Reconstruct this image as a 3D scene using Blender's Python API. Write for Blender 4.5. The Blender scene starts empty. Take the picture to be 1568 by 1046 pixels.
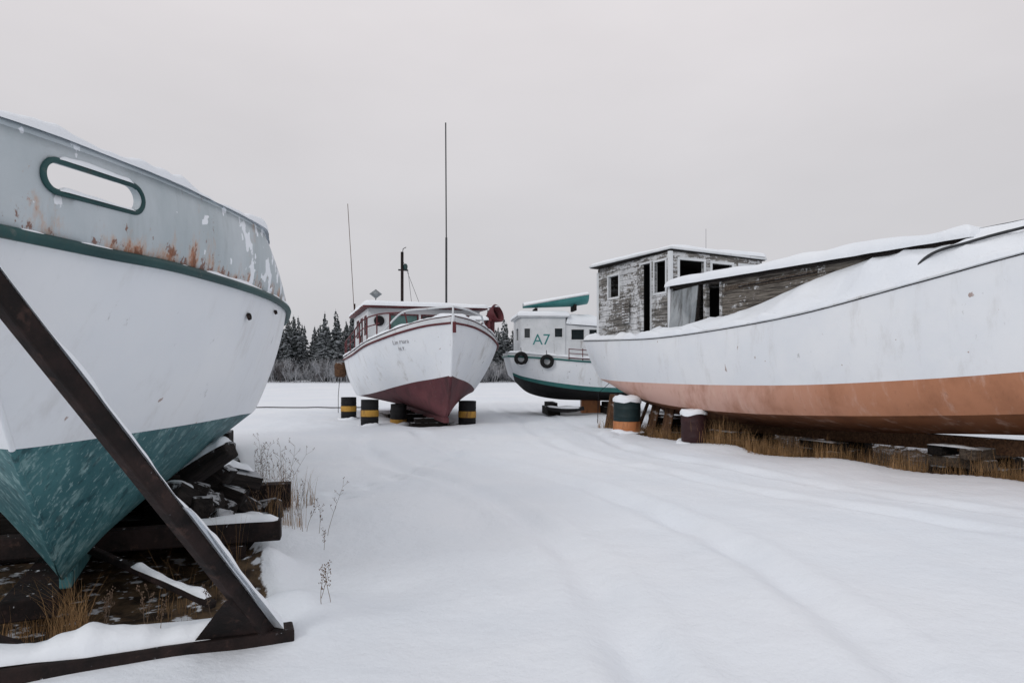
import bpy, bmesh, math, random
from mathutils import Vector, Matrix, noise
random.seed(7)
scene=bpy.context.scene
R=math.radians
def C(r,g,b):
    f=lambda v:((v/255+.055)/1.055)**2.4 if v/255>.04045 else v/255/12.92
    return (f(r),f(g),f(b),1)

# ------------------------------------------------------------------ materials
class M:
    def __init__(s,name,rough=.7,metal=0,spec=.3):
        s.m=bpy.data.materials.new(name); s.m.use_nodes=True
        s.t=s.m.node_tree; s.b=s.t.nodes['Principled BSDF']
        s.b.inputs['Roughness'].default_value=rough
        s.b.inputs['Metallic'].default_value=metal
        s.b.inputs['Specular IOR Level'].default_value=spec
        s.tc=s.t.nodes.new('ShaderNodeTexCoord').outputs['Object']
    def put(s,sock,v):
        if isinstance(v,bpy.types.NodeSocket): s.t.links.new(v,sock)
        else: sock.default_value=v
    def noise(s,scale,detail=5,mp=(1,1,1),rough=.6,loc=(0,0,0)):
        mpn=s.t.nodes.new('ShaderNodeMapping'); mpn.inputs['Scale'].default_value=mp
        mpn.inputs['Location'].default_value=loc
        s.t.links.new(s.tc,mpn.inputs[0])
        n=s.t.nodes.new('ShaderNodeTexNoise'); n.inputs['Scale'].default_value=scale
        n.inputs['Detail'].default_value=detail; n.inputs['Roughness'].default_value=rough
        s.t.links.new(mpn.outputs[0],n.inputs['Vector']); return n.outputs['Fac']
    def rng(s,f,a,b,c=0,d=1):
        n=s.t.nodes.new('ShaderNodeMapRange'); n.interpolation_type='SMOOTHSTEP'
        s.put(n.inputs[0],f)
        for i,v in enumerate((a,b,c,d)): n.inputs[i+1].default_value=v
        return n.outputs[0]
    def mix(s,f,a,b):
        n=s.t.nodes.new('ShaderNodeMix'); n.data_type='RGBA'
        s.put(n.inputs[0],f); s.put(n.inputs[6],a); s.put(n.inputs[7],b); return n.outputs[2]
    def math(s,op,a,b):
        n=s.t.nodes.new('ShaderNodeMath'); n.operation=op
        s.put(n.inputs[0],a); s.put(n.inputs[1],b); return n.outputs[0]
    def mul(s,a,b): return s.math('MULTIPLY',a,b)
    def axis(s,i):
        n=s.t.nodes.new('ShaderNodeSeparateXYZ'); s.t.links.new(s.tc,n.inputs[0]); return n.outputs[i]
    def nz(s):
        g=s.t.nodes.new('ShaderNodeNewGeometry'); n=s.t.nodes.new('ShaderNodeSeparateXYZ')
        s.t.links.new(g.outputs['Normal'],n.inputs[0]); return n.outputs[2]
    def attr(s,name):
        n=s.t.nodes.new('ShaderNodeAttribute'); n.attribute_name=name; return n.outputs['Fac']
    def col(s,c): s.put(s.b.inputs['Base Color'],c); return s
    def bump(s,h,st=.3,d=.02):
        n=s.t.nodes.new('ShaderNodeBump'); n.inputs['Strength'].default_value=st
        n.inputs['Distance'].default_value=d; s.put(n.inputs['Height'],h)
        s.t.links.new(n.outputs[0],s.b.inputs['Normal']); return s

SNOWC=(.80,.845,.895,1)
def mk_snow():
    a=M('snow',.75,0,.15); n=a.noise(.6,4); f=a.noise(28,6)
    a.col(a.mix(a.rng(n,.3,.7),(.78,.825,.875,1),(.83,.865,.90,1)))
    a.bump(a.math('ADD',a.mul(a.noise(5,5),1.0),a.mul(f,.25)),.5,.03); return a.m
snow=mk_snow()
def mk_ground():
    a=M('snow_ground',.75,0,.15)
    base=a.mix(a.rng(a.noise(.25,4),.3,.7),(.755,.805,.86,1),(.81,.845,.885,1))
    soil=a.mix(a.rng(a.noise(6,6),.35,.65),(.022,.016,.012,1),(.11,.075,.045,1))
    soil=a.mix(a.rng(a.noise(7,6,loc=(3,1,0)),.56,.64),soil,(.6,.63,.67,1))
    d=a.math('ADD',a.attr('dirt_shade'),a.mul(a.math('SUBTRACT',a.noise(5,7),.5),.9))  # mask holds bare soil, plus painted shade under the middle boat
    a.col(a.mix(a.rng(d,.45,.55),base,soil))
    a.bump(a.math('ADD',a.math('ADD',a.noise(1.6,6),a.mul(a.noise(6,5,(1,.6,1)),.25)),a.mul(a.noise(34,5),.08)),.5,.09); return a.m
ground_m=mk_ground()
def mk_paint(name,c1,c2,stain=C(120,80,50),samt=.5,rough=.5,thr=(.62,.75),streak=(3,3,.5),bump=.15):
    a=M(name,rough,0,.35)
    c=a.mix(a.rng(a.noise(1.3,5),.3,.7),c1,c2)
    c=a.mix(a.mul(a.rng(a.noise(1.6,8,streak,.7),*thr),samt),c,stain)
    c=a.mix(a.mul(a.rng(a.noise(14,6),.62,.72),samt*.5),c,C(120,118,112))
    a.col(c); a.bump(a.noise(9,6),bump,.02); return a.m
def mk_hullwhite(name='hull_white_paint',scuff=.25):
    a=M(name,.5,0,.3)
    c=a.mix(a.rng(a.noise(.8,4),.3,.7),(.73,.765,.805,1),(.79,.815,.84,1))
    c=a.mix(a.mul(a.rng(a.noise(3,8,(1,1,.25),.7),.52,.72),scuff),c,C(168,165,160))
    c=a.mix(a.mul(a.rng(a.noise(4.5,9,(1,1,.6),.75,(8,2,1)),.64,.69),scuff*1.6),c,C(124,122,119))
    c=a.mix(a.mul(a.rng(a.noise(6,4,(1,1,.8),.5,(2,5,1)),.725,.75),.7),c,C(130,90,68))
    a.col(c); a.bump(a.math('ADD',a.noise(1.5,4),a.mul(a.noise(25,5),.2)),.3,.025); return a.m
hullwhite=mk_hullwhite(); hullscuff=mk_hullwhite('scuffed_white_paint',.6)
def mk_bulwark():
    a=M('bulwark_rusty_paint',.55,0,.3)
    z=a.axis(2); y=a.axis(1)
    c=a.mix(a.rng(a.noise(1.5,6,(1,1,.5)),.3,.7),C(168,179,184),C(190,198,203))
    c=a.mix(a.mul(a.rng(a.noise(7,7,(1,1,.22)),.5,.7),.4),c,C(146,156,159))
    low=a.rng(z,2.15,2.36,1,0)
    reg=a.math('SUBTRACT',a.rng(y,-1.5,-1.1,.0,.07),a.rng(y,-.75,-.1,0,.05))
    r=a.math('ADD',a.math('ADD',a.noise(5,9,(1,1,.45),.72),a.mul(low,.13)),reg)
    c=a.mix(a.mul(a.rng(r,.62,.74),.55),c,C(188,140,100))
    c=a.mix(a.mul(a.rng(r,.70,.77),.8),c,C(150,88,50))
    fine=a.math('ADD',a.math('ADD',a.noise(13,9,(1,1,.6),.72,(4,2,0)),a.mul(low,.12)),a.mul(reg,.6))
    c=a.mix(a.mul(a.rng(fine,.66,.71),.85),c,C(118,72,48))
    spot=a.noise(4.4,9,(1,1,.9),.75,(9,1,6))
    c=a.mix(a.mul(a.rng(spot,.655,.70),.65),c,C(165,118,88))
    aft=a.rng(y,-1.2,-.2)
    w=a.math('ADD',a.noise(6.5,4,(1,1,1),.5,(1,7,3)),a.mul(aft,.11))
    c=a.mix(a.rng(w,.675,.695),c,(.8,.84,.89,1))
    a.col(c); a.bump(a.math('ADD',a.noise(12,6),a.mul(r,.6)),.35,.015); return a.m
bulwark_m=mk_bulwark()
def mk_teal():
    a=M('teal_bottom_paint',.5,0,.3)
    c=a.mix(a.rng(a.noise(1.5,5),.3,.7),C(44,88,94),C(68,114,118))
    c=a.mix(a.mul(a.rng(a.noise(11,6,(1,1,.1),.65),.52,.66),.6),c,C(136,166,166))
    c=a.mix(a.mul(a.rng(a.noise(34,5,(1,1,.05),.6,(5,0,0)),.57,.66),.5),c,C(160,186,186))
    c=a.mix(a.mul(a.rng(a.noise(18,5,(1,1,.12),.6,(2,0,0)),.54,.68),.7),c,C(26,58,64))
    a.col(c); a.bump(a.noise(16,5,(1,1,.3)),.25,.01); return a.m
teal=mk_teal()
tealrail=mk_paint('teal_rail_paint',C(24,58,60),C(40,78,78),C(80,70,60),.6,.55,(.56,.7))
ltteal=mk_paint('light_teal_paint',C(48,118,118),C(76,142,140),C(60,80,80),.4,.55)
redp=mk_paint('dark_red_paint',C(78,30,36),C(98,44,48),C(60,38,36),.5,.6)
redbot=mk_paint('maroon_bottom_paint',C(78,40,46),C(98,54,58),C(50,34,36),.6,.65,(.5,.66))
whitep=mk_paint('white_paint',C(198,203,206),C(220,223,226),C(128,118,110),.55,.55,(.57,.72),(3,3,.6))
greenline=mk_paint('green_paint',C(36,92,90),C(54,112,108),C(70,80,70),.4)
def mk_rust():
    a=M('rusted_steel',.8,.2,.3)
    c=a.mix(a.rng(a.noise(6,7),.35,.7),C(22,18,18),C(48,36,34))
    c=a.mix(a.mul(a.rng(a.noise(14,7),.58,.7),.4),c,C(92,70,62))
    c=a.mix(a.rng(a.math('ADD',a.noise(22,7),a.mul(a.nz(),.06)),.70,.74),c,SNOWC); a.col(c)
    a.bump(a.noise(25,6),.6,.012); return a.m
rust=mk_rust()
def mk_wood(name,c1,c2,snowy=.0):
    a=M(name,.85,0,.2)
    c=a.mix(a.rng(a.noise(4,8,(1,8,8),.7),.35,.65),c1,c2)
    if snowy: c=a.mix(a.mul(a.rng(a.math('ADD',a.mul(a.nz(),.3),a.noise(7,6)),.7,.8),snowy),c,SNOWC)
    a.col(c); a.bump(a.noise(8,6,(1,8,8)),.7,.015); return a.m
darkwood=mk_wood('charred_timber',C(17,15,15),C(44,39,37),.5)
greywood=mk_wood('grey_timber',C(58,50,44),C(100,90,80),.6)
brownwood=mk_wood('brown_timber',C(58,40,30),C(100,74,54),.3)
def mk_peel(name,th,lo,hi):
    a=M(name,.85,0,.2)
    base=a.mix(a.rng(a.noise(4,7,(.5,.5,9),.7),.35,.65),lo,hi)
    f=a.math('ADD',a.math('ADD',a.mul(a.noise(2.2,10,(.8,.8,5),.75),.6),a.mul(a.noise(14,8,(1,1,1),.7),.35)),a.mul(a.noise(1.0,3),.4))
    wh=a.mix(a.rng(a.noise(5,6),.35,.65),C(178,180,182),C(208,210,212))
    c=a.mix(a.rng(f,th,th+.045),base,wh)
    fr=a.math('FRACT',a.mul(a.axis(2),7.2),0)
    g=a.math('MINIMUM',a.rng(fr,0,.10),a.rng(fr,.94,1,1,0))
    a.col(a.mix(a.math('MAXIMUM',g,.35),C(46,44,43),c)); a.bump(a.math('ADD',a.mul(f,1.2),a.mul(g,.7)),.7,.015); return a.m
peel=mk_peel('peeling_white_boards',.655,C(66,64,62),C(140,137,132)); peeld=mk_peel('bare_weathered_boards',.735,C(50,46,43),C(128,122,114))
plygrey=mk_paint('weathered_plywood',C(118,124,128),C(158,163,166),C(70,70,68),.8,.85,(.48,.66),(4,4,.7))
def mk_orange(name,pink,orange,dark,da):
    a=M(name,.65,0,.25); y=a.axis(1)
    yy=a.math('ADD',y,a.mul(a.noise(1.0,4),2.5))
    c=a.mix(a.rng(yy,4.5,11),pink,orange)
    c=a.mix(a.mul(a.rng(a.noise(1.2,8,(1,1.3,.8),.62),.45,.68),da),c,dark)
    c=a.mix(a.mul(a.rng(a.noise(2.2,7,(1,2.0,.5),.65,(3,3,3)),.52,.7),.45),c,C(206,176,162))
    c=a.mix(a.mul(a.rng(a.noise(9,7,(1,1.5,.5),.7,(1,9,3)),.58,.7),.3),c,C(104,74,60))
    a.col(c); a.bump(a.noise(9,6),.2,.01); return a.m
obot=mk_orange('antifouling_paint_upper',C(204,168,156),C(178,124,94),C(148,100,74),.6)
obot_shaded=mk_orange('antifouling_paint_shaded',C(138,94,72),C(130,84,56),C(88,56,40),.7)  # same bottom paint, darkened to carry the shading below the bilge turn
def simple(name,c,rough=.6,metal=0,spec=.3,v=.25):
    a=M(name,rough,metal,spec); d=tuple(x*(1-v) for x in c[:3])+(1,)
    a.col(a.mix(a.rng(a.noise(5,6),.35,.65),d,c)); a.bump(a.noise(20,4),.1,.01); return a.m
black=simple('black_rubber',C(26,26,28),.8)
dark=simple('interior_shade',C(20,20,21),.9)  # near-black colour standing in for shade inside the cabins
glass=simple('dark_window',C(38,46,50),.15,0,.6)
tglass=simple('teal_window',C(78,116,112),.2,0,.6)
yellow=mk_paint('yellow_paint',C(168,126,50),C(190,148,66),C(90,60,40),.8,.6,(.5,.66))
orange=mk_paint('orange_paint',C(172,108,66),C(194,132,88),C(100,60,40),.8,.6,(.5,.66))
dkgreen=simple('dark_green_paint',C(30,48,50),.6)
maroon=simple('maroon_drum_paint',C(58,34,36),.6)
metal=simple('galvanised_metal',C(66,68,70),.5,.4)
lite=simple('grey_lettering',C(158,158,162),.6)
straw=simple('dry_grass_straw',C(165,130,90),.9,v=.55)
stalk=simple('dry_weed_stalk',C(118,98,82),.9,v=.4)

# ------------------------------------------------------------------ helpers
def link(o,parent=None):
    scene.collection.objects.link(o)
    if parent: o.parent=parent
    return o
def empty(name,loc=(0,0,0),rz=0):
    e=bpy.data.objects.new(name,None); e.location=loc; e.rotation_euler=(0,0,rz); e.empty_display_size=.3
    return link(e)
def mesh(name,v,f,mat,parent=None,smooth=False):
    me=bpy.data.meshes.new(name); me.from_pydata([tuple(p) for p in v],[],f); me.update()
    if mat: me.materials.append(mat)
    if smooth: me.polygons.foreach_set('use_smooth',[True]*len(me.polygons))
    return link(bpy.data.objects.new(name,me),parent)
def interp(P,n):
    P=[Vector(p) for p in P]; out=[]; k=len(P)-1
    for i in range(n+1):
        t=i/n*k; j=min(int(t),k-1); u=t-j
        p0=P[j-1] if j>0 else P[0]*2-P[1]; p1=P[j]; p2=P[j+1]
        p3=P[j+2] if j+2<=k else P[k]*2-P[k-1]
        out.append(.5*((2*p1)+(p2-p0)*u+(2*p0-5*p1+4*p2-p3)*u*u+(3*p1-p0-3*p2+p3)*u**3))
    return out
def strip(name,A,B,mat,parent,nu=80,nv=8,bulge=0,mirror=True,side=1,solid=0,rough=0,zb=0):
    a=interp(A,nu); b=interp(B,nu); v=[];f=[]
    sides=(1,-1) if mirror else (side,)
    for sd in sides:
        o=len(v)
        for i in range(nu+1):
            for j in range(nv+1):
                t=j/nv; p=a[i].lerp(b[i],t)
                p.x+=bulge*4*t*(1-t)*min(1,max(a[i].x,b[i].x)/.6)
                p.x=max(p.x,.0); p.z+=zb*4*t*(1-t)*min(1,a[i].x/.8)
                if rough:
                    e=min(1,4*t*(1-t)+.15)
                    p.z+=rough*e*noise.noise(p*1.7)+rough*.4*e*noise.noise(p*5)
                v.append((p.x*sd,p.y,p.z))
        for i in range(nu):
            for j in range(nv):
                q=[o+i*(nv+1)+j,o+(i+1)*(nv+1)+j,o+(i+1)*(nv+1)+j+1,o+i*(nv+1)+j+1]
                f.append(q if sd>0 else q[::-1])
    ob=mesh(name,v,f,mat,parent,True)
    if solid:
        m=ob.modifiers.new('s','SOLIDIFY'); m.thickness=solid; m.offset=0
    return ob
def tube(name,pts,r,mat,parent=None,smooth=True,cyc=False,res=3):
    cu=bpy.data.curves.new(name,'CURVE'); cu.dimensions='3D'; cu.bevel_depth=r; cu.bevel_resolution=res
    cu.use_fill_caps=True
    sp=cu.splines.new('POLY'); sp.points.add(len(pts)-1)
    for i,p in enumerate(pts): sp.points[i].co=(p[0],p[1],p[2],1)
    sp.use_cyclic_u=cyc; cu.materials.append(mat)
    return link(bpy.data.objects.new(name,cu),parent)
def box(name,c,s,mat,parent=None,rot=(0,0,0),bev=.01):
    x,y,z=[k/2 for k in s]
    v=[(i*x,j*y,k*z) for i in(-1,1) for j in(-1,1) for k in(-1,1)]
    f=[(0,1,3,2),(4,6,7,5),(0,4,5,1),(2,3,7,6),(0,2,6,4),(1,5,7,3)]
    o=mesh(name,v,f,mat,parent); o.location=c; o.rotation_euler=rot
    if bev: m=o.modifiers.new('b','BEVEL'); m.width=bev; m.segments=2
    return o
def beam(name,p,q,w,h,mat,parent=None):
    p=Vector(p);q=Vector(q);d=q-p
    o=box(name,(p+q)/2,(d.length,w,h),mat,parent)
    o.rotation_mode='QUATERNION'; yaw=math.atan2(d.y,d.x); pit=math.atan2(d.z,math.hypot(d.x,d.y))
    o.rotation_quaternion=(Matrix.Rotation(yaw,3,'Z')@Matrix.Rotation(-pit,3,'Y')).to_quaternion(); return o
def ridge(name,P,w,h,parent=None,n=60,var=.5,seed=0,mat=None):
    pts=interp(P,n); v=[];f=[];K=8
    for i,p in enumerate(pts):
        d=(pts[min(i+1,n)]-pts[max(i-1,0)]); s=Vector((d.y,-d.x,0)); s=s.normalized() if s.length>1e-6 else Vector((1,0,0))
        e=min(1,i/3+.15,(n-i)/3+.15)
        k=(1+var*noise.noise(Vector((p.x*2.3+seed,p.y*2.3,p.z*2))*1.2)*1.6+var*.5*noise.noise(Vector((p.x*9+seed,p.y*9,p.z*9))))*e
        k=max(k,.12)
        for j in range(K+1):
            a=math.pi*j/K
            ww=w*(.8+.2*k); v.append(p+s*(math.cos(a)*ww/2)+Vector((0,0,(math.sin(a)**.7)*h*k-.004)))
    for i in range(n):
        for j in range(K):
            q=i*(K+1)+j; f.append((q,q+K+1,q+K+2,q+1))
    return mesh(name,v,f,mat or snow,parent,True)
def slab(name,x0,x1,y0,y1,z,h,parent,tx=0,ty=0,n=28,seed=0,ov=.03):
    v=[];f=[];x0-=ov;x1+=ov;y0-=ov;y1+=ov
    for i in range(n+1):
        for j in range(n+1):
            cu=lambda t:.5-.5*math.cos(math.pi*t)
            u,w=cu(i/n),cu(j/n); x=x0+(x1-x0)*u; y=y0+(y1-y0)*w
            ed=min(min(u,1-u)*(x1-x0),min(w,1-w)*(y1-y0)); e=min(1,ed/(h*1.1)); e=math.sqrt(max(0,1-(1-e)**2))
            nn=noise.noise(Vector((x*1.3+seed,y*1.3,seed)))
            v.append((x+.04*noise.noise(Vector((y*3,seed,1))),y+.04*noise.noise(Vector((x*3,seed,2))),
              z+tx*u+ty*w+h*e*(1+.45*nn)-(.02 if ed<1e-6 else 0)))
    for i in range(n):
        for j in range(n):
            q=i*(n+1)+j; f.append((q,q+n+1,q+n+2,q+1))
    return mesh(name,v,f,snow,parent,True)
def lathe(name,prof,mat,parent=None,seg=28,loc=(0,0,0),smooth=True):
    v=[];f=[]
    for (r,z) in prof:
        for k in range(seg): a=2*math.pi*k/seg; v.append((r*math.cos(a),r*math.sin(a),z))
    for i in range(len(prof)-1):
        for k in range(seg):
            f.append((i*seg+k,i*seg+(k+1)%seg,(i+1)*seg+(k+1)%seg,(i+1)*seg+k))
    o=mesh(name,v,f,mat,parent,smooth); o.location=loc; return o
def wall(name,p,d,L,z0,z1,holes,mat,parent,th=.05,zt=None,frame=None,fw=.05):
    d=Vector((d[0],d[1])).normalized(); nrm=Vector((d.y,-d.x))
    xs=sorted(set([0,L]+[h[0] for h in holes]+[h[1] for h in holes])); zs=sorted(set([z0,z1]+[h[2] for h in holes]+[h[3] for h in holes]))
    v=[];f=[]
    def top(a,z): return z if (zt is None or z<z1) else z1+(zt-z1)*a/L
    for i in range(len(xs)-1):
        for j in range(len(zs)-1):
            cx=(xs[i]+xs[i+1])/2;cz=(zs[j]+zs[j+1])/2
            if any(h[0]<cx<h[1] and h[2]<cz<h[3] for h in holes): continue
            o=len(v)
            for a in (xs[i],xs[i+1]):
                for z in (zs[j],zs[j+1]):
                    for s in (-1,1):
                        q=Vector(p)+d*a+nrm*(s*th/2); v.append((q.x,q.y,top(a,z)))
            def inside(ii,jj):
                if ii<0 or jj<0 or ii>=len(xs)-1 or jj>=len(zs)-1: return False
                x=(xs[ii]+xs[ii+1])/2;z=(zs[jj]+zs[jj+1])/2
                return not any(h[0]<x<h[1] and h[2]<z<h[3] for h in holes)
            f.append((o,o+4,o+6,o+2)); f.append((o+1,o+3,o+7,o+5))
            if not inside(i-1,j): f.append((o,o+2,o+3,o+1))
            if not inside(i+1,j): f.append((o+4,o+5,o+7,o+6))
            if not inside(i,j-1): f.append((o,o+1,o+5,o+4))
            if not inside(i,j+1): f.append((o+2,o+6,o+7,o+3))
    mesh(name,v,f,mat,parent)
    if frame:
        for k,h in enumerate(holes):
            a,b,za,zb=h; ang=math.atan2(d.y,d.x)
            for (u,w,sx,sz) in (((a+b)/2,za-fw/2,b-a+2*fw,fw),((a+b)/2,zb+fw/2,b-a+2*fw,fw),(a-fw/2,(za+zb)/2,fw,zb-za-.004),(b+fw/2,(za+zb)/2,fw,zb-za-.004)):
                q=Vector(p)+d*u
                box(name+'_frame',(q.x,q.y,w),(sx,th+.03,sz),frame,parent,(0,0,ang),.004)

# ------------------------------------------------------------------ camera, world, sun
cam=bpy.data.cameras.new('camera'); co=bpy.data.objects.new('camera',cam); link(co)
cam.lens=24; cam.sensor_width=36; cam.clip_end=4000; cam.clip_start=.05
co.location=(0,0,1.6); co.rotation_euler=(R(90),0,0); cam.shift_y=39/1568
scene.camera=co
w=bpy.data.worlds.new('World'); scene.world=w; w.use_nodes=True; nt=w.node_tree
bg=nt.nodes['Background']; bg.inputs[1].default_value=.1
sk=nt.nodes.new('ShaderNodeTexSky'); sk.sky_type='NISHITA'; sk.sun_disc=False
sk.sun_elevation=R(28); sk.sun_rotation=R(212); sk.air_density=1; sk.dust_density=3
hs=nt.nodes.new('ShaderNodeHueSaturation'); hs.inputs['Saturation'].default_value=.15
nt.links.new(sk.outputs[0],hs.inputs['Color'])
tc=nt.nodes.new('ShaderNodeTexCoord'); sx=nt.nodes.new('ShaderNodeSeparateXYZ'); nt.links.new(tc.outputs['Generated'],sx.inputs[0])
rp=nt.nodes.new('ShaderNodeValToRGB'); nt.links.new(sx.outputs[2],rp.inputs[0])
e=rp.color_ramp.elements; e[0].position=0; e[0].color=(.600,.600,.628,1); e[1].position=1; e[1].color=(.80,.79,.82,1)
x=e.new(.2); x.color=(.638,.628,.652,1); x=e.new(.45); x.color=(.770,.738,.756,1)
nz=nt.nodes.new('ShaderNodeTexNoise'); nz.inputs['Scale'].default_value=2.2; nz.inputs['Detail'].default_value=5
mp=nt.nodes.new('ShaderNodeMapping'); mp.inputs['Scale'].default_value=(1,1,2.5); nt.links.new(tc.outputs['Generated'],mp.inputs[0]); nt.links.new(mp.outputs[0],nz.inputs[0])
mr=nt.nodes.new('ShaderNodeMapRange'); nt.links.new(nz.outputs[0],mr.inputs[0])
for i,vv in enumerate((.3,.7,9.6,10.6)): mr.inputs[i+1].default_value=vv
vm=nt.nodes.new('ShaderNodeVectorMath'); vm.operation='SCALE'; nt.links.new(rp.outputs[0],vm.inputs[0]); nt.links.new(mr.outputs[0],vm.inputs['Scale'])
mx=nt.nodes.new('ShaderNodeMix'); mx.data_type='RGBA'; mx.inputs[0].default_value=.93
nt.links.new(hs.outputs[0],mx.inputs[6]); nt.links.new(vm.outputs[0],mx.inputs[7]); nt.links.new(mx.outputs[2],bg.inputs[0])
sl=bpy.data.lights.new('sun','SUN'); sl.energy=.68; sl.angle=R(12); sl.color=(1,.98,.965)
so=bpy.data.objects.new('sun',sl); link(so); so.rotation_euler=(R(63),0,R(-32))
scene.view_settings.view_transform='Standard'; scene.view_settings.look='None'; scene.view_settings.exposure=0

# ------------------------------------------------------------------ boat frames
LB=empty('fishing_boat',(-2.9,4.4,0),R(23.6))
MB=empty('wooden_fishing_boat',(-1.48,17,0),R(18))
RB=empty('old_wooden_trawler',(3.1,18.9,0),R(206.05))
AB=empty('white_cabin_boat',(.13,22.0,0),R(5.7))
def loc2(e,x,y):
    a=-e.rotation_euler[2]; dx,dy=x-e.location[0],y-e.location[1]
    return dx*math.cos(a)-dy*math.sin(a), dx*math.sin(a)+dy*math.cos(a)

# ------------------------------------------------------------------ ground
def sm(a,b,x):
    t=max(0,min(1,(x-a)/(b-a))); return t*t*(3-2*t)
TR=[interp([(-3.6,16,0),(-2.9,13.5,0),(-2.0,11.2,0),(-.8,9.3,0),(.1,7.2,0),(.55,5.6,0),(.7,3.5,0),(.8,1,0)],60),
    interp([(-2.4,17,0),(-1.6,14,0),(-.6,11.7,0),(.6,9.7,0),(1.5,7.6,0),(1.95,5.9,0),(2.1,3.5,0),(2.2,1,0)],60),
    interp([(-1,30,0),(-.4,24,0),(.3,20,0),(.7,16,0),(1.2,13,0),(3,9,0),(5,6,0)],60),
    interp([(.4,30,0),(1.0,24,0),(1.6,20,0),(2.0,16,0),(2.6,12.6,0),(4.4,9,0),(6.5,6,0)],60)]
def tdist(x,y):
    d=9;wi=1
    for n_,P in enumerate(TR):
        for i in range(0,60):
            a=P[i];b=P[i+1]
            if abs(a.y-y)>1.0: continue
            ex,ey=b.x-a.x,b.y-a.y; L=ex*ex+ey*ey
            t=max(0,min(1,((x-a.x)*ex+(y-a.y)*ey)/L)) if L>0 else 0
            dd=math.hypot(x-a.x-ex*t,y-a.y-ey*t)
            if dd<d: d=dd; wi=1.0 if n_<2 else .6
    return d,wi
def dirt_shade(x,y):
    d=0
    b,s=loc2(LB,x,y); d=max(d,(1-sm(1.0,1.45,abs(b)))*sm(-.7,-.1,s)*(1-sm(9,11,s)))
    d=max(d,(1-sm(.1,.6,math.hypot((x+3.3)/1.0,(y-4.25)/.35)))*.9)
    b,t=loc2(RB,x,y); edge=1.35-.11*max(0,t-6.5)+.18*noise.noise(Vector((t*.9,3,1)))
    d=max(d,(1-sm(edge-.12,edge+.1,b))*sm(-2.6,-1.9,b)*sm(.2,1.0,t)*(1-sm(14,15,t)))
    b,s=loc2(MB,x,y); d=max(d,.62*(1-sm(.5,1.5,abs(b)))*sm(.7,1.6,s)*(1-sm(8,9,s)))  # middle boat: shadow under the hull painted through the soil mask
    return d
MOUND=[(-1.42,4.42,.28,.13),(-2.0,5.25,.3,.28),(-1.2,4.3,.5,.05),(-2.3,3.95,.5,.05),(2.9,16.7,1,.05),(-3.4,18,1.2,.06),(7.2,8.9,1,.06),(-1.5,7.5,1.2,.08),
 (-2.15,6.1,.35,.16),(-2.5,7.2,.6,.12),(4.3,13.3,.7,.08),(5.6,11.2,.8,.10),(6.7,9.8,.6,.08),(-1.3,18.2,.9,.06)]
rf=random.Random(4); FOOT=[]
for (x0,y0,x1,y1,n_) in ((-.9,16.5,-2.4,7.4,26),(2.5,15.5,.2,19,10)):
    for i in range(n_):
        t=i/(n_-1); FOOT.append((x0+(x1-x0)*t+(.12 if i%2 else -.12)+rf.uniform(-.05,.05)+.35*math.sin(t*3),y0+(y1-y0)*t+rf.uniform(-.06,.06)))
def gh(x,y,fine=True):
    r=math.hypot(x,y)
    z=.05*noise.noise(Vector((x*.16,y*.16,0)))*min(1,r/6)+.25*noise.noise(Vector((x*.02,y*.02,5)))*sm(25,90,r)
    if fine and r<40:
        z+=.040*noise.noise(Vector((x*.7,y*.5,2)))+.020*noise.noise(Vector((x*2.0,y*1.4,7)))
        for mx_,my,mr_,mh in MOUND: z+=mh*math.exp(-((x-mx_)**2+(y-my)**2)/(mr_*mr_))
        if 1<y<31 and -5<x<7:
            d,wi=tdist(x,y); br_=max(.25,.75+.8*noise.noise(Vector((x*1.2,y*1.2,9))))
            z+=wi*br_*(-.075*math.exp(-(d/.14)**2)+.030*math.exp(-((d-.29)/.10)**2))
            for fx,fy in FOOT:
                if abs(fx-x)<.3 and abs(fy-y)<.4: z-=.06*math.exp(-((x-fx)/.09)**2-((y-fy)/.14)**2)
    dd=dirt_shade(x,y) if r<45 else 0
    z-=.12*sm(.2,.7,dd)
    return z,dd
def lines(lo,hi,step,end,g=1.09):
    L=[];x=lo
    while x<hi: L.append(x); x+=step
    s=step;x=hi
    while x<end: L.append(x); s*=g; x+=s
    L.append(end); return L
xs=lines(-6,9,.065,900); s=.065;x=-6;neg=[]
while x>-900: s*=1.09; x-=s; neg.append(x)
xs=sorted(neg)+xs
ys=[-30,-15,-8,-4,-2,-1,0,1]+lines(1.6,12,.06,13,1.01)+lines(13.1,24,.11,1500,1.08)
ys=sorted(set(ys)); V=[];D=[]
for y in ys:
    for x in xs:
        z,d=gh(x,y); V.append((x,y,z)); D.append(d)
nx=len(xs); F=[(j*nx+i,j*nx+i+1,(j+1)*nx+i+1,(j+1)*nx+i) for j in range(len(ys)-1) for i in range(nx-1)]
g=mesh('snowy_ground',V,F,ground_m,None,True)
at=g.data.attributes.new('dirt_shade','FLOAT','POINT'); at.data.foreach_set('value',D)
tube('ground_cable',[(-16+k*.5,26.4+.1*math.sin(k*.7),gh(-16+k*.5,26.4+.1*math.sin(k*.7))[0]+.03) for k in range(22)],.02,black)

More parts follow.
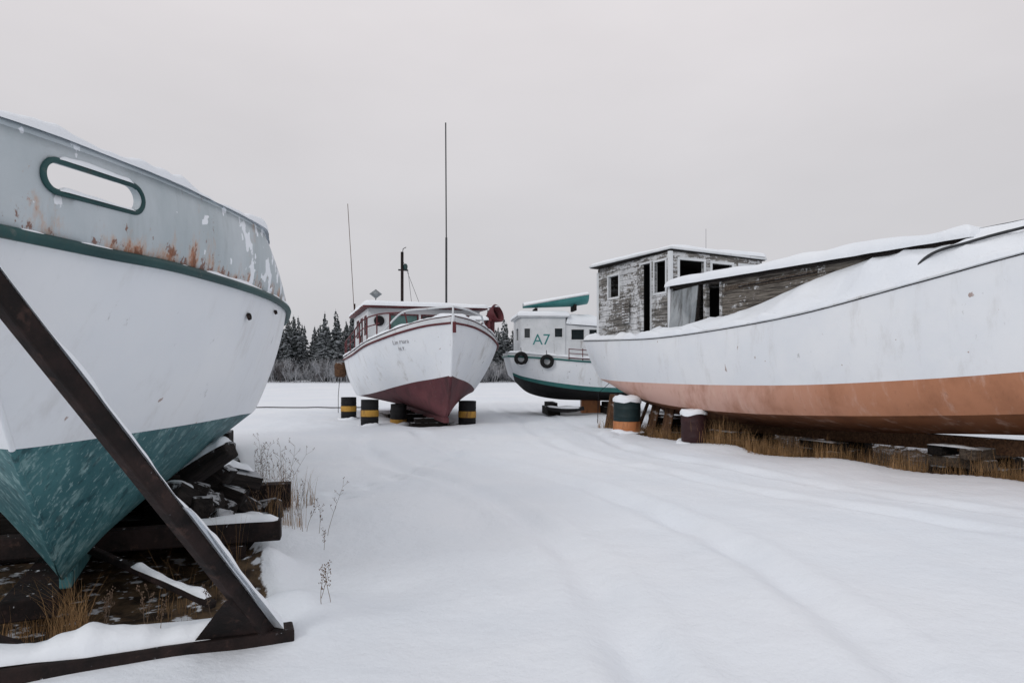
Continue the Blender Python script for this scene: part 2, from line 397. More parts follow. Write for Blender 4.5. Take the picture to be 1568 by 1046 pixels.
# ------------------------------------------------------------------ LEFT BOAT
rub=[(.004,-2.1,2.13),(.15,-1.9,2.13),(.42,-1.5,2.13),(.72,-1,2.14),(1.15,0,2.14),(1.42,1,2.14),(1.56,2,2.13),(1.65,4,2.12),(1.55,8,2.15),(1.35,10.5,2.2)]
top=[(.004,-2.06,2.56),(.2,-1.85,2.56),(.43,-1.5,2.57),(.72,-1,2.58),(1.10,-.15,2.60),(1.24,.33,2.59),(1.27,1.3,2.56),(1.36,4,2.5),(1.35,8,2.5),(1.2,10.4,2.55)]
wl=[(.004,-1.2,1.2),(.12,-1.05,1.2),(.3,-.75,1.2),(.5,-.4,1.2),(.8,.2,1.2),(1.08,.9,1.2),(1.24,1.6,1.19),(1.36,4,1.18),(1.25,8,1.2),(1.0,10.3,1.25)]
kl=[(.004,-1.2,1.19),(.004,-.95,.98),(.004,-.6,.70),(.004,-.3,.46),(.004,0,.24),(.01,.6,.22),(.02,1.4,.2),(.02,4,.2),(.02,8,.2),(.02,10,.25)]
BB=.03
strip('hull_topsides',wl,rub,hullwhite,LB,120,12,.035)
strip('hull_bottom',kl,wl,teal,LB,120,10,-.02)
bw=strip('bulwark_port',rub,top,bulwark_m,LB,140,6,BB,False,1,.035)
strip('bulwark_starboard',rub,top,bulwark_m,LB,80,4,BB,False,-1,.035)
for sg in (1,-1):
    P=interp(rub,90); P=[(sg*(p.x+.02),p.y,p.z) for p in P]
    tube('rub_rail',P,.027,tealrail,LB)
    P=interp(top,90); tube('cap_rail',[(sg*p.x,p.y,p.z) for p in P],.022,bulwark_m,LB)
    ridge('rail_snow',[(sg*p[0],p[1],p[2]+.012) for p in top],.09,.045,LB,160,.9,sg)
    ridge('rub_rail_snow',[(sg*(p[0]+.02),p[1],p[2]+.022) for p in rub],.03,.012,LB,260,1.6,sg+4)
tube('stem_bar',[(0,-2.06,2.58),(0,-2.09,2.13),(0,-1.68,1.69),(0,-1.19,1.2)],.016,hullwhite,LB)
tube('stem_foot',[(0,-1.19,1.2),(0,-.94,.98),(0,-.59,.70),(0,-.29,.46),(0,.01,.24)],.016,teal,LB)
box('keel_bar',(0,4.6,.19),(.07,9,.1),teal,LB)
strip('deck_snow',[(max(0,p[0]-.02),p[1],2.22) for p in rub],[(0,p[1],2.30) for p in rub],snow,LB,60,6,0,True,1,0,.04)
mesh('transom',[(1.35,10.5,2.2),(1.2,10.4,2.55),(-1.2,10.4,2.55),(-1.35,10.5,2.2),(-1,10.3,1.25),(0,10,.25),(1,10.3,1.25)],[(0,1,2,3,4,5,6)],hullwhite,LB)
for (a,b_,L,d) in (((-1,4.2),(1,4.2),2,(1,0)),((1,4.2),(1,7.2),3,(0,1)),((-1,7.2),(1,7.2),2,(1,0)),((-1,4.2),(-1,7.2),3,(0,1))):
    wall('cabin_wall',a,d,L,2.2,3.0,[(.3,.8,2.5,2.8),(1.2,1.7,2.5,2.8)],whitep,LB,.05,None,tealrail)
box('cabin_roof',(0,5.7,3.03),(2.2,3.2,.06),tealrail,LB); slab('cabin_roof_snow',-1.1,1.1,4.1,7.3,3.06,.1,LB)
p1=Vector((.25,-1.80)); p2=Vector((.50,-1.36)); ch=(p2-p1); cl=ch.length; chn=ch.normalized(); per=Vector((chn.y,-chn.x))
def stad(rr,off):
    pts=[]; m=20
    for k in range(m):
        a=math.pi/2+math.pi*k/(m-1); pts.append((rr*math.cos(a)+.04,rr*math.sin(a)))
    for k in range(m):
        a=-math.pi/2+math.pi*k/(m-1); pts.append((cl-.03+rr*math.cos(a),rr*math.sin(a)))
    return [(p1.x+chn.x*u+per.x*off,p1.y+chn.y*u+per.y*off,2.405+.035*u+w_) for u,w_ in pts]
A=stad(.063,-.4);B=stad(.063,.4);n=len(A)
cut=mesh('cutter',A+B,[tuple(range(n))[::-1],tuple(range(n,2*n))]+[(i,(i+1)%n,n+(i+1)%n,n+i) for i in range(n)],None,LB)
bm=bmesh.new(); bm.from_mesh(cut.data); bmesh.ops.remove_doubles(bm,verts=bm.verts,dist=1e-4); bmesh.ops.recalc_face_normals(bm,faces=bm.faces); bm.to_mesh(cut.data); bm.free()
bo=bw.modifiers.new('hole','BOOLEAN'); bo.operation='DIFFERENCE'; bo.object=cut; bo.solver='EXACT'
bpy.context.view_layer.update(); dg=bpy.context.evaluated_depsgraph_get()
me=bpy.data.meshes.new_from_object(bw.evaluated_get(dg)); bw.modifiers.clear(); bw.data=me
bpy.data.objects.remove(cut)
rubI=interp(rub,200); topI=interp(top,200)
def surfx(s,z):
    def at_(P):
        for i in range(200):
            if P[i].y<=s<=P[i+1].y: t=(s-P[i].y)/(P[i+1].y-P[i].y+1e-9); return P[i].lerp(P[i+1],t).x
        return 0
    t=(z-2.13)/.435; return at_(rubI)*(1-t)+at_(topI)*t+BB*4*t*(1-t)*.6
ring=[(surfx(p[1],p[2])+.02,p[1]-.01,p[2]) for p in stad(.067,0)]
tube('mooring_hole_ring',ring,.013,tealrail,LB,True,True)
ra,rb=Vector(ring[19]),Vector(ring[20])
ridge('hole_snow',[ra+Vector((0,0,.008)),(ra+rb)/2+Vector((0,0,.008)),rb+Vector((0,0,.008))],.035,.014,LB,40,.8,3)
ra,rb=Vector(ring[0]),Vector(ring[39])
ridge('hole_snow_top',[ra+Vector((0,0,.008)),(ra+rb)/2+Vector((0,0,.008)),rb+Vector((0,0,.008))],.03,.016,LB,40,1,5)
for s_,z_,r_ in ((.05,1.96,1),(.75,2.05,.7)):
    x_=min(rubI,key=lambda p:abs(p.y-s_)).x
    o=lathe('drain_hole',[(.0,0.012),(.018*r_,.012),(.024*r_,.016),(.028*r_,.0)],rust,LB,16,(x_-(2.14-z_)*.36+.02,s_,z_)); o.rotation_euler=(0,R(80),R(-25))

# cradle under the left boat
CR=empty('steel_boat_cradle')
s0=(-2.0,2.22,2.26); s1=(-1.41,3.95,.05)
beam('strut',s0,s1,.072,.082,rust,CR)
def sp_(t,dx=.028,dz=.045): return tuple(Vector(s0).lerp(Vector(s1),t)+Vector((dx,.01,dz)))
ridge('strut_snow',[sp_(t) for t in (0,.2,.4,.6,.8,.95)],.04,.022,CR,160,1.3,2)
ridge('strut_snow_low',[sp_(t,.05,.03) for t in (.62,.74,.86,.95,1.0)],.10,.05,CR,60,.9,6)
beam('runner',(-1.28,4.00,.04),(-4.4,2.74,.03),.15,.10,rust,CR)
ridge('runner_snow',[(-1.58,3.93,.085),(-2.1,3.72,.085),(-2.8,3.44,.10),(-4.3,2.83,.09)],.2,.10,CR,90,.7,9)
mesh('gusset',[(-1.38,3.93,.05),(-1.76,3.77,.08),(-1.52,3.62,.36),(-1.36,3.96,.05),(-1.74,3.80,.08),(-1.50,3.65,.36)],[(0,1,2),(5,4,3),(0,3,4,1),(1,4,5,2),(2,5,3,0)],rust,CR)
beam('cross_beam',(-4.8,4.75,.26),(-1.86,5.5,.30),.14,.16,rust,CR)
beam('cross_beam_aft',(-5.4,6.3,.28),(-2.3,7.1,.28),.2,.24,rust,CR)
ridge('cross_beam_snow',[(-2.6,5.31,.37),(-2.2,5.41,.38),(-1.88,5.49,.38)],.14,.05,CR,30)
beam('brace',(-3.3,5.0,.36),(-1.93,4.42,.06),.05,.05,rust,CR)
ridge('brace_snow',[(-2.6,4.70,.235),(-2.3,4.58,.17),(-1.98,4.45,.10)],.07,.035,CR,40,.9)
mesh('side_bracket',[(-3.0,3.45,0),(-2.55,3.66,0),(-2.62,3.63,.09),(-3.0,3.45,.30),(-3.1,3.6,0),(-2.65,3.82,0),(-2.72,3.78,.09),(-3.1,3.6,.30)],[(0,1,2,3),(7,6,5,4),(0,4,5,1),(1,5,6,2),(2,6,7,3),(3,7,4,0)],rust,CR)
beam('keel_rail',(-3.05,4.3,.07),(-6.5,12,.07),.3,.14,rust,CR)
beam('side_rail',(-2.15,5.3,.1),(-5.2,12.3,.1),.16,.2,rust,CR)
beam('side_rail_far',(-4.4,4.6,.1),(-7.2,11,.1),.16,.2,rust,CR)
for s_ in (2.2,3.4,5.2,7.5):
    for b_ in (-.8,.0,.75):
        box('shade_filler_block',(-2.9+.917*b_-.4*s_,4.4+.4*b_+.917*s_,.3 if b_ else .1),(.75,.5,.8 if b_ else .2),darkwood,CR,(0,0,R(23+random.uniform(-8,8))),.02)  # dark blocks added to keep the space under the hull dark
TB=empty('timber_cribbing_stack',(-2.78,6.05,0),R(23))
rs=random.Random(5)
for i in range(22):
    lay=i//4; z=.06+.145*lay+rs.uniform(-.03,.03)
    L=rs.uniform(.32,.7); x_=rs.uniform(-.15,.42)+(.22-.07*lay); y_=(i%4-1.5)*.2+rs.uniform(-.1,.1)
    if z>.75: x_=rs.uniform(.05,.28)
    an=R(rs.uniform(-60,60)); tl=R(rs.uniform(-38,38))
    box('timber',(x_-.1,y_,z),(L,rs.uniform(.14,.24),rs.uniform(.11,.2)),darkwood,TB,(R(rs.uniform(-25,25)),tl,an),.02)
    if rs.random()<.8:
        dx=math.cos(an)*L*.38;dy=math.sin(an)*L*.38; dz=math.sin(tl)*L*.38
        ridge('timber_snow',[(x_-.1-dx,y_-dy,z+.08+dz),(x_-.1,y_,z+.085),(x_-.1+dx,y_+dy,z+.08-dz)],.14,.045,TB,24,.9,i)

# ------------------------------------------------------------------ MIDDLE BOAT
sh=[(.02,0,2.70),(.6,.4,2.63),(1.15,1,2.48),(1.6,1.7,2.31),(1.9,2.5,2.16),(2.08,4,1.96),(2.12,6,1.87),(2.05,8,1.85),(1.85,9.6,1.9)]
tp=[(.02,-.04,2.86),(.6,.36,2.77),(1.14,.98,2.61),(1.58,1.7,2.42),(1.88,2.5,2.26),(2.06,4,2.06),(2.1,6,1.96),(2.03,8,1.94),(1.83,9.6,2.0)]
mw=[(.03,.2,1.38),(.3,.7,1.3),(.7,1.4,1.2),(1.08,2.2,1.06),(1.4,3.2,.9),(1.62,4.6,.76),(1.72,6.5,.66),(1.6,8.3,.66),(1.4,9.4,.7)]
mk=[(.03,.22,1.36),(.03,.35,.9),(.04,.5,.5),(.05,.75,.3),(.06,1.6,.28),(.06,3.6,.28),(.06,6,.28),(.06,8,.3),(.05,9.3,.4)]
strip('hull_topsides',mw,sh,hullscuff,MB,90,8,.07); strip('hull_bottom',mk,mw,redbot,MB,90,8,-.06)
strip('bulwark',sh,tp,whitep,MB,90,3,0,True,1,.05)
strip('deck_snow',[(max(0,p[0]-.05),p[1],p[2]-.02) for p in sh],[(0,p[1],p[2]+.06) for p in sh],snow,MB,60,6,0,True,1,0,.05)
for sg in (1,-1):
    tube('rub_rail',[(sg*(p.x+.02),p.y,p.z) for p in interp(sh,70)],.03,redp,MB)
    tube('cap_rail',[(sg*p.x,p.y,p.z) for p in interp(tp,70)],.026,redp,MB)
    ridge('rail_snow',[(sg*p[0],p[1],p[2]+.02) for p in tp],.11,.05,MB,90,.8,sg)
tube('stem',[(0,-.06,2.9),(0,0,2.6),(0,.15,1.6),(0,.22,1.36)],.04,hullscuff,MB); tube('stem_foot',[(0,.2,1.36),(0,.34,.9),(0,.5,.5),(0,.78,.28)],.045,redbot,MB)
tube('bow_chain_plate',[(0.02,-.1,2.72),(.03,-.08,2.45)],.045,redp,MB)
box('keel',(0,5,.22),(.14,8.6,.14),redbot,MB)
mesh('transom',[(1.85,9.6,1.9),(-1.85,9.6,1.9),(-1.4,9.4,.7),(0,9.3,.4),(1.4,9.4,.7)],[(0,1,2,3,4)],hullwhite,MB)
wz=3.34
wall('wheelhouse_front',(-1.65,3.6),(1,0),3.3,1.9,wz-.02,[(.62,1.4,2.5,3.12),(1.55,2.2,2.55,3.12),(2.35,2.95,2.55,3.12)],whitep,MB,.06,None,redp,.04)
wall('wheelhouse_side',(-1.65,3.6),(0,1),4.6,1.85,wz-.02,[(.5,1.0,2.6,3.1),(1.6,2.2,1.95,3.1),(2.8,3.5,2.6,3.1)],whitep,MB,.06,None,redp,.04)
wall('wheelhouse_side',(1.65,3.6),(0,1),4.6,1.85,wz-.02,[(.5,1.2,2.6,3.1),(1.8,2.5,2.6,3.1)],whitep,MB,.06,None,redp,.04)
wall('wheelhouse_back',(-1.65,8.2),(1,0),3.3,1.85,wz-.02,[(1.2,2,1.95,3.1)],whitep,MB)
for a_,m_,w_ in ((1.01,tglass,.78),(1.875,glass,.65),(2.65,glass,.6)): box('window_glass',(-1.65+a_,3.62,2.83),(w_,.012,.62),m_,MB,bev=0)
box('window_glass',(-1.62,4.35,2.85),(.012,.5,.5),glass,MB,bev=0); box('window_glass',(-1.62,6.75,2.85),(.012,.7,.5),glass,MB,bev=0)
box('roof',(0,5.8,wz+.02),(3.7,5.0,.06),redp,MB); slab('roof_snow',-1.83,1.83,3.3,8.3,wz+.055,.12,MB,seed=3)
box('roof_hatch',(.3,5.2,wz+.14),(1.0,.9,.2),redp,MB); slab('hatch_snow',-.2,.8,4.75,5.65,wz+.24,.07,MB,n=12)
o=lathe('porthole_rim',[(.10,0),(.15,0),(.15,.04),(.10,.04),(.0,.02)],black,MB,20,(-1.37,3.57,2.95)); o.rotation_euler=(R(90),0,0)
lathe('life_ring',[(.08,0),(.1,.04),(.14,.05),(.18,.04),(.2,0)],whitep,MB,20,(-1.69,5.7,2.8)).rotation_euler=(R(90),0,R(-90))
rl=[(-1.05,.9,3.0),(-1.6,1.7,3.0),(-1.95,2.6,2.88),(-2.08,4,2.62),(-2.12,6,2.45),(-2.08,7,2.42)]
tube('pipe_railing',[(-.98,.85,2.66)]+[tuple(p) for p in interp(rl,30)],.02,redp,MB)
tube('pipe_railing_mid',[(p.x,p.y,p.z-.24) for p in interp(rl[1:],30)],.016,redp,MB)
for p in interp(rl,9)[1:]: tube('railing_post',[(p.x,p.y,p.z),(p.x,p.y,p.z-.6)],.018,redp,MB)
wr=[(.0,-.05,3.1),(-.55,.33,3.06),(-1.1,.95,3.0),(-1.5,1.6,2.55)]
tube('pulpit_rail',[tuple(p) for p in interp(wr,20)],.025,whitep,MB); tube('pulpit_rail',[(0,-.05,3.1),(.5,.3,3.05),(1.0,.9,2.95),(1.3,1.5,2.5)],.025,whitep,MB)
tube('pulpit_post',[(0,-.05,3.1),(0,-.04,2.8)],.025,whitep,MB)
lathe('cowl_pipe',[(.15,0),(.15,.75),(.19,.78)],redp,MB,16,(1.74,2.7,2.15))
o=lathe('cowl_mouth',[(.0,-.2),(.14,-.16),(.23,0),(.28,.16),(.24,.18),(.17,.03)],redp,MB,20,(1.84,2.6,3.12)); o.rotation_euler=(R(70),0,R(40))
ridge('cowl_snow',[(1.7,2.75,3.33),(1.84,2.62,3.36),(1.95,2.5,3.36)],.18,.05,MB,14,.4)
o=lathe('winch_drum',[(.22,-.3),(.22,-.27),(.1,-.25),(.1,.25),(.22,.27),(.22,.3)],redp,MB,18,(1.25,2.2,2.75)); o.rotation_euler=(0,R(90),0)
for x_ in (1.0,1.5): box('winch_bracket',(x_,2.2,2.5),(.06,.3,.6),redp,MB)
beam('davit',(1.1,3.2,2.5),(1.75,2.5,3.0),.09,.12,redp,MB)
slab('winch_snow',1.0,1.5,2.05,2.4,2.95,.1,MB,n=10)
box('anchor_locker',(.35,1.7,2.72),(.7,.6,.42),whitep,MB); slab('locker_snow',0,.7,1.4,2.0,2.93,.12,MB,n=12,seed=4)
tube('radio_antenna',[(.75,4.1,wz),(.75,4.1,5.6)],.033,metal,MB); tube('radio_antenna_tip',[(.75,4.1,5.6),(.73,4.1,9.15)],.02,metal,MB)
tube('mast',[(-.6,4.2,wz),(-.6,4.2,5.1)],.045,rust,MB); tube('mast_yard',[(-.72,4.2,4.55),(-.42,4.2,4.55)],.025,metal,MB)
lathe('mast_lamp',[(.0,0),(.06,0),(.07,.1),(.04,.16),(0,.17)],tealrail,MB,14,(-.5,4.2,4.58))
tube('mast_hook',[(-.6,4.2,5.0),(-.57,4.2,5.2),(-.48,4.2,5.25)],.012,metal,MB)
tube('mast_stay',[(-.6,4.2,4.9),(-.2,3.4,wz+.1)],.006,metal,MB); tube('mast_stay',[(-.42,4.2,4.55),(-.3,4.2,wz+.1)],.006,metal,MB)
tube('whip_antenna',[(-1.78,7,wz),(-1.85,7,4.6),(-2.0,7,7.1)],.010,brownwood,MB)
tube('vent_pipe',[(-1.72,7.6,wz),(-1.72,7.6,wz+.45)],.03,rust,MB)
tube('reflector_post',[(-1.3,5,wz),(-1.3,5,3.75)],.015,metal,MB)
mesh('radar_reflector',[(-1.5,5,3.88),(-1.1,5,3.88),(-1.3,5,4.03),(-1.3,5,3.73),(-1.3,4.8,3.88),(-1.3,5.2,3.88)],[(0,2,4),(2,1,4),(1,3,4),(3,0,4),(0,5,2),(2,5,1),(1,5,3),(3,5,0)],plygrey,MB)
lathe('fender_roll',[(0,-.25),(.16,-.25),(.2,-.15),(.2,.15),(.16,.25),(0,.25)],brownwood,MB,16,(-2.2,7.6,1.5))
tube('mooring_line',[(-2.2,7.8,1.3),(-2.25,7.9,.6),(-2.25,7.9,0)],.01,black,MB)
def text(s,size,mat,parent,M4,name='lettering'):
    c=bpy.data.curves.new(name,'FONT'); c.body=s; c.size=size; c.extrude=.002; c.align_x='CENTER'; c.materials.append(mat)
    o=bpy.data.objects.new(name,c); link(o,parent); o.matrix_local=M4; return o
def tm(loc,xdir,up):
    xd=Vector(xdir).normalized(); u=Vector(up).normalized(); zd=xd.cross(u).normalized(); u=zd.cross(xd)
    m=Matrix((xd,u,zd)).transposed().to_4x4(); m.translation=Vector(loc); return m
text('Lin Mara',.16,lite,MB,tm((-1.12,1.09,2.2),(.62,-.76,.08),(-.12,-.12,1)))
text('N.Y.',.13,lite,MB,tm((-1.08,1.13,2.03),(.62,-.76,.08),(-.12,-.12,1)))

def barrel(name,x,y,r,h,m1,m2,band,cap=.1):
    e_=empty(name,(x,y,gh(x,y)[0]-.03)); e_.rotation_euler=(R((x*7)%3-1.5),R((y*5)%3-1.5),x)
    pr=[(0,0),(r,0)]
    for k in range(1,4): z=h*k/4; pr+=[(r,z-.02),(r*1.03,z),(r,z+.02)]
    pr+=[(r,h),(r*1.03,h+.005),(r*.95,h+.01),(r*.94,h-.01),(0,h-.01)]
    lathe('drum_body',pr,m1,e_,28)
    if band: lathe('painted_band',[(r*1.035,h*band[0]),(r*1.038,h*band[1])],m2,e_,28)
    if cap:
        o=lathe('drum_snow',[(r*1.06,h-.02),(r*1.08,h+cap*.35),(r*.95,h+cap*.8),(r*.6,h+cap*1.0),(r*.25,h+cap*1.1),(0.001,h+cap*1.13)],snow,e_,28)
        for v in o.data.vertices: v.co+=Vector((0,0,.05*noise.noise(v.co*5+Vector((x,y,0)))))
    o=ridge('base_drift',[(x+math.cos(a)*r*1.1,y+math.sin(a)*r*1.1,gh(x,y)[0]-.02) for a in [k*math.pi/6 for k in range(13)]],.16,.06,None,40,.9,x)
    o.parent=e_; o.matrix_parent_inverse=(Matrix.Translation(e_.location)@e_.rotation_euler.to_matrix().to_4x4()).inverted()
    return e_
barrel('steel_drum',-3.86,18.5,.235,.72,black,yellow,(.38,.62),0)
barrel('steel_drum',-5.0,20.9,.23,.68,black,yellow,(.38,.62),0)
barrel('steel_drum',-1.24,18.8,.24,.72,black,yellow,(.38,.62),0)
barrel('steel_drum',-3.3,19.8,.23,.6,black,yellow,(.1,.3),0)
barrel('painted_drum',2.76,16.4,.32,.76,dkgreen,orange,(.02,.36),.12)
barrel('painted_drum',3.79,14.2,.26,.62,maroon,maroon,None,.1)
for (x_,y_) in ((-2.3,18.9),(-3.0,20.5),(-3.6,22.5)):
    e_=empty('keel_block',(x_,y_,-.05),R(18))
    for k in range(2): box('timber',(0,0,.06+.12*k),(1.0-.2*k,.25,.12),darkwood,e_)

# ------------------------------------------------------------------ A7 BOAT
def swapstrip(name,A,B,mat,nu=60,nv=6,bulge=0,rough=0):
    o=strip(name,A,B,mat,AB,nu,nv,bulge,True,1,0,rough)
    for v in o.data.vertices: x_,y_,z_=v.co; v.co=(y_,1.35-x_,z_)
    return o
ash=[(1.1,-.2,1.95),(1.35,.1,1.93),(1.45,1.2,1.86),(1.5,2.6,1.76),(1.5,4.5,1.8),(1.3,6.5,2.0),(.8,8,2.3),(.02,9,2.5)]
atp=[(1.1,-.22,2.07),(1.34,.08,2.05),(1.44,1.2,1.96),(1.49,2.6,1.86),(1.49,4.5,1.92),(1.28,6.5,2.15),(.78,8,2.5),(.02,9.1,2.7)]
awl=[(.9,-.05,1.32),(1.15,.35,1.16),(1.3,1.3,.96),(1.35,2.7,.80),(1.3,4.4,.76),(1.0,6.3,.8),(.5,7.6,.9),(.02,8.5,1.1)]
akl=[(.05,.1,1.1),(.05,.6,.7),(.05,1.5,.5),(.05,2.7,.45),(.05,4.4,.42),(.05,6.3,.42),(.03,7.4,.6),(.02,8.4,1.0)]
awh=[tuple(Vector(a).lerp(Vector(b),.15)) for a,b in zip(awl,ash)]
swapstrip('hull_topsides',awh,ash,hullscuff,60,6,.05); swapstrip('green_boot_stripe',awl,awh,greenline,60,2,.0)
swapstrip('hull_bottom',akl,awl,black,60,6,.05); swapstrip('bulwark',ash,atp,whitep)
swapstrip('deck_snow',[(p[0],p[1],p[2]) for p in atp],[(0,p[1],p[2]+.05) for p in atp],snow,60,6,0,.05)
mesh('transom',[(-.2,.25,1.95),(-.2,2.45,1.95),(-.05,2.25,1.32),(.1,1.35,1.1),(-.05,.45,1.32)],[(0,4,3,2,1)],hullwhite,AB)
mesh('transom_top',[(-.2,.25,1.95),(-.22,.25,2.07),(-.22,2.45,2.07),(-.2,2.45,1.95)],[(0,1,2,3)],whitep,AB)
tube('rub_rail',[(p.y,1.35-p.x-.02,p.z) for p in interp(ash,50)],.03,greenline,AB)
tube('transom_rail',[(-.22,.25,1.95),(-.22,2.45,1.95)],.03,greenline,AB)
ridge('rail_snow',[(p[1],1.35-p[0],p[2]+.01) for p in atp],.09,.05,AB,60,.7)
for x_,z_ in ((.15,1.87),(.98,1.78)):
    o=lathe('tire_fender',[(.11,-.06),(.19,-.075),(.225,-.03),(.225,.03),(.19,.075),(.11,.06),(.11,-.06)],black,AB,24,(x_,-.2 if x_>.5 else -.12,z_)); o.rotation_euler=(R(90),0,0)
    tube('tire_rope',[(x_,-.16,z_+.2),(x_,-.05,z_+.35)],.01,black,AB)
    ridge('tire_snow',[(x_-.13,-.15,z_-.18),(x_,-.15,z_-.225),(x_+.13,-.15,z_-.18)],.09,.035,AB,12,.3)
wall('cabin_side',(.2,.25),(1,0),1.45,1.8,3.22,[(.1,.28,2.55,2.85),(1.1,1.35,2.58,2.86)],whitep,AB,.05,None,whitep,.03)
wall('cabin_side_low',(1.66,.3),(1,0),1.3,1.8,3.0,[(.2,.62,2.5,2.83),(.8,1.2,2.5,2.83)],whitep,AB,.05,2.9,whitep,.03)
wall('cabin_end',(.2,.27),(0,1),2.2,1.8,3.22,[(.7,1.4,2.5,2.9)],whitep,AB)
wall('cabin_end',(1.65,.27),(0,1),2.2,1.8,3.22,[],whitep,AB); wall('cabin_end',(2.95,.3),(0,1),2.1,1.8,2.9,[],whitep,AB)
wall('cabin_back',(.2,2.5),(1,0),2.75,1.8,3.0,[],whitep,AB)
for (a_,b_) in ((.39,.18),(1.43,.25)): box('window_glass',(a_,.27,2.71),(b_+.02,.01,.32),glass,AB,bev=0)
for a_ in (2.07,2.66): box('window_glass',(a_,.32,2.66),(.42,.01,.34),glass,AB,bev=0)
box('cabin_roof',(.92,1.37,3.25),(1.65,2.45,.06),whitep,AB); slab('cabin_roof_snow',.1,1.75,.15,2.6,3.28,.14,AB,seed=2)
box('low_roof',(2.32,1.37,3.0),(1.3,2.3,.06),whitep,AB,(0,R(4),0)); slab('low_roof_snow',1.7,2.95,.2,2.5,3.03,.36,AB,tx=-.08,seed=8,ov=.01)
text('A7',.5,ltteal,AB,tm((.86,.222,2.33),(1,0,0),(0,0,1)))
def dinghy(par):
    L=2.15;v=[];nu=24;nv=10;f=[]
    for i in range(nu+1):
        t=i/nu; w_=.45*math.sin(math.pi*min(1,.10+t*.55))**.8*(1 if t<.97 else .95)
        w_=max(w_,.03); rise=.38*t; dep=.30*(.25+.75*min(1,t*1.3))
        for j in range(nv+1):
            a=math.pi*j/nv; v.append((.30+L*t,.62-math.cos(a)*w_,3.42+rise+.2-dep*math.sin(a)**.8))
    for i in range(nu):
        for j in range(nv): q=i*(nv+1)+j; f.append((q,q+1,q+nv+2,q+nv+1))
    q=nu*(nv+1); f.append(tuple(range(q,q+nv+1)))
    mesh('dinghy_hull',v,f,ltteal,par,True)
    for j in (0,nv): tube('dinghy_gunwale',[v[i*(nv+1)+j] for i in range(nu+1)],.028,whitep,par)
    fs=[];vs=[]
    for i in range(nu+1):
        a=Vector(v[i*(nv+1)]);b=Vector(v[i*(nv+1)+nv])
        for j in range(7): p=a.lerp(b,j/6); vs.append((p.x,p.y,p.z-.01+.12*math.sin(math.pi*j/6)))
    for i in range(nu):
        for j in range(6): q=i*7+j; fs.append((q,q+7,q+8,q+1))
    mesh('dinghy_snow',vs,fs,snow,par,True)
    for x_ in (.7,2.0): box('dinghy_chock',(x_,.62,3.36+.1*x_),(.08,.7,.2),darkwood,par)
dinghy(AB)
for k in range(3): tube('side_railing',[(1.7,-.16,1.9+.14*k),(2.6,-.16,1.84+.14*k)],.014,redp,AB)
for x_ in (1.7,2.15,2.6): tube('rail_post',[(x_,-.16,1.8),(x_,-.16,2.2)],.014,redp,AB)
for x_ in (1.2,3.2,5.5):
    e_=empty('boat_block',(AB.location[0]+x_,AB.location[1]+1.4,0),R(5))
    box('timber',(0,0,.12),(.4,1.6,.26),darkwood,e_); box('timber_top',(0,0,.32),(.3,1.1,.16),darkwood,e_)
box('painted_block',(0,0,0),(.65,.5,.5),orange).location=(2.75,24.0,.22)
e_=empty('boat_skid',(0,0,0))
for k in range(5): beam('skid_rail',(1.1+.25*k,22.5,.26-.10*math.sin(k*.6)),(1.37+.25*k,22.5,.26-.10*math.sin((k+1)*.6)),.2,.12,black,e_)
ridge('skid_snow',[(1.1,22.5,.3),(1.7,22.5,.24),(2.3,22.5,.25)],.22,.07,e_,20,.4)

# ------------------------------------------------------------------ RIGHT BOAT
rs_=[(1.15,-.25,2.33),(1.45,1.5,2.28),(1.65,3.5,2.25),(1.75,5.5,2.33),(1.76,7.5,2.5),(1.68,9.5,2.82),(1.45,11,3.1),(.95,12.7,3.35),(.03,14.6,3.65)]
rw=[(.85,.1,1.28),(1.28,1.5,1.25),(1.53,3.5,1.24),(1.65,5.5,1.25),(1.66,7.5,1.3),(1.52,9.5,1.43),(1.15,11,1.58),(.6,12.4,1.72),(.03,13.7,1.85)]
rc=[(.6,.35,1.14),(1.02,1.6,.92),(1.34,3.5,.76),(1.46,5.5,.72),(1.44,7.5,.78),(1.2,9.5,.9),(.78,11,1.02),(.3,12.2,1.12),(.03,13.2,1.3)]
rk=[(.05,.6,.98),(.06,1.8,.5),(.07,3.5,.40),(.07,5.5,.38),(.07,7.5,.44),(.07,9.5,.58),(.06,11,.68),(.05,12,.84),(.03,12.9,1.15)]
strip('hull_topsides',rw,rs_,hullwhite,RB,110,10,.06)
strip('hull_bilge',rc,rw,obot,RB,110,8,.05); strip('hull_bottom',rk,rc,obot_shaded,RB,110,8,.02)
box('keel',(0,6,.34),(.16,9.6,.24),brownwood,RB,(R(1),0,0))
mesh('stern',[(1.15,-.25,2.33),(-1.15,-.25,2.33),(-.85,.1,1.28),(-.6,.35,1.14),(0,.6,.98),(.6,.35,1.14),(.85,.1,1.28)],[(0,1,2,3,4,5,6)],hullwhite,RB)
for sg in (1,-1):
    tube('sheer_strake',[(sg*(p.x+.012),p.y,p.z) for p in interp(rs_,90)],.018,whitep,RB)
    tube('sheer_seam',[(sg*(p.x+.010),p.y,p.z-.026) for p in interp(rs_,90)],.007,darkwood,RB)
inn=[(.9,-.2,2.44),(1.1,1.5,2.42),(1.27,3.5,2.42),(1.25,5.5,2.66),(1.23,7.5,3.14),(1.18,9.5,3.47),(.8,11,3.62),(.45,12.5,3.74),(.01,14.4,3.82)]
strip('deck_snow',[(p[0],p[1],p[2]+.01) for p in rs_],inn,snow,RB,130,12,.0,True,1,0,.16,.06)
strip('foredeck_snow',inn,[(0,p[1],p[2]+.06) for p in inn],snow,RB,80,5,0,True,1,0,.06)
ridge('deck_edge_snow',[(p[0]-.04,p[1],p[2]+.0) for p in rs_[1:8]],.14,.08,RB,160,1.0,4)
zt=4.2; b1=1.22; a0,a1=.3,3.5
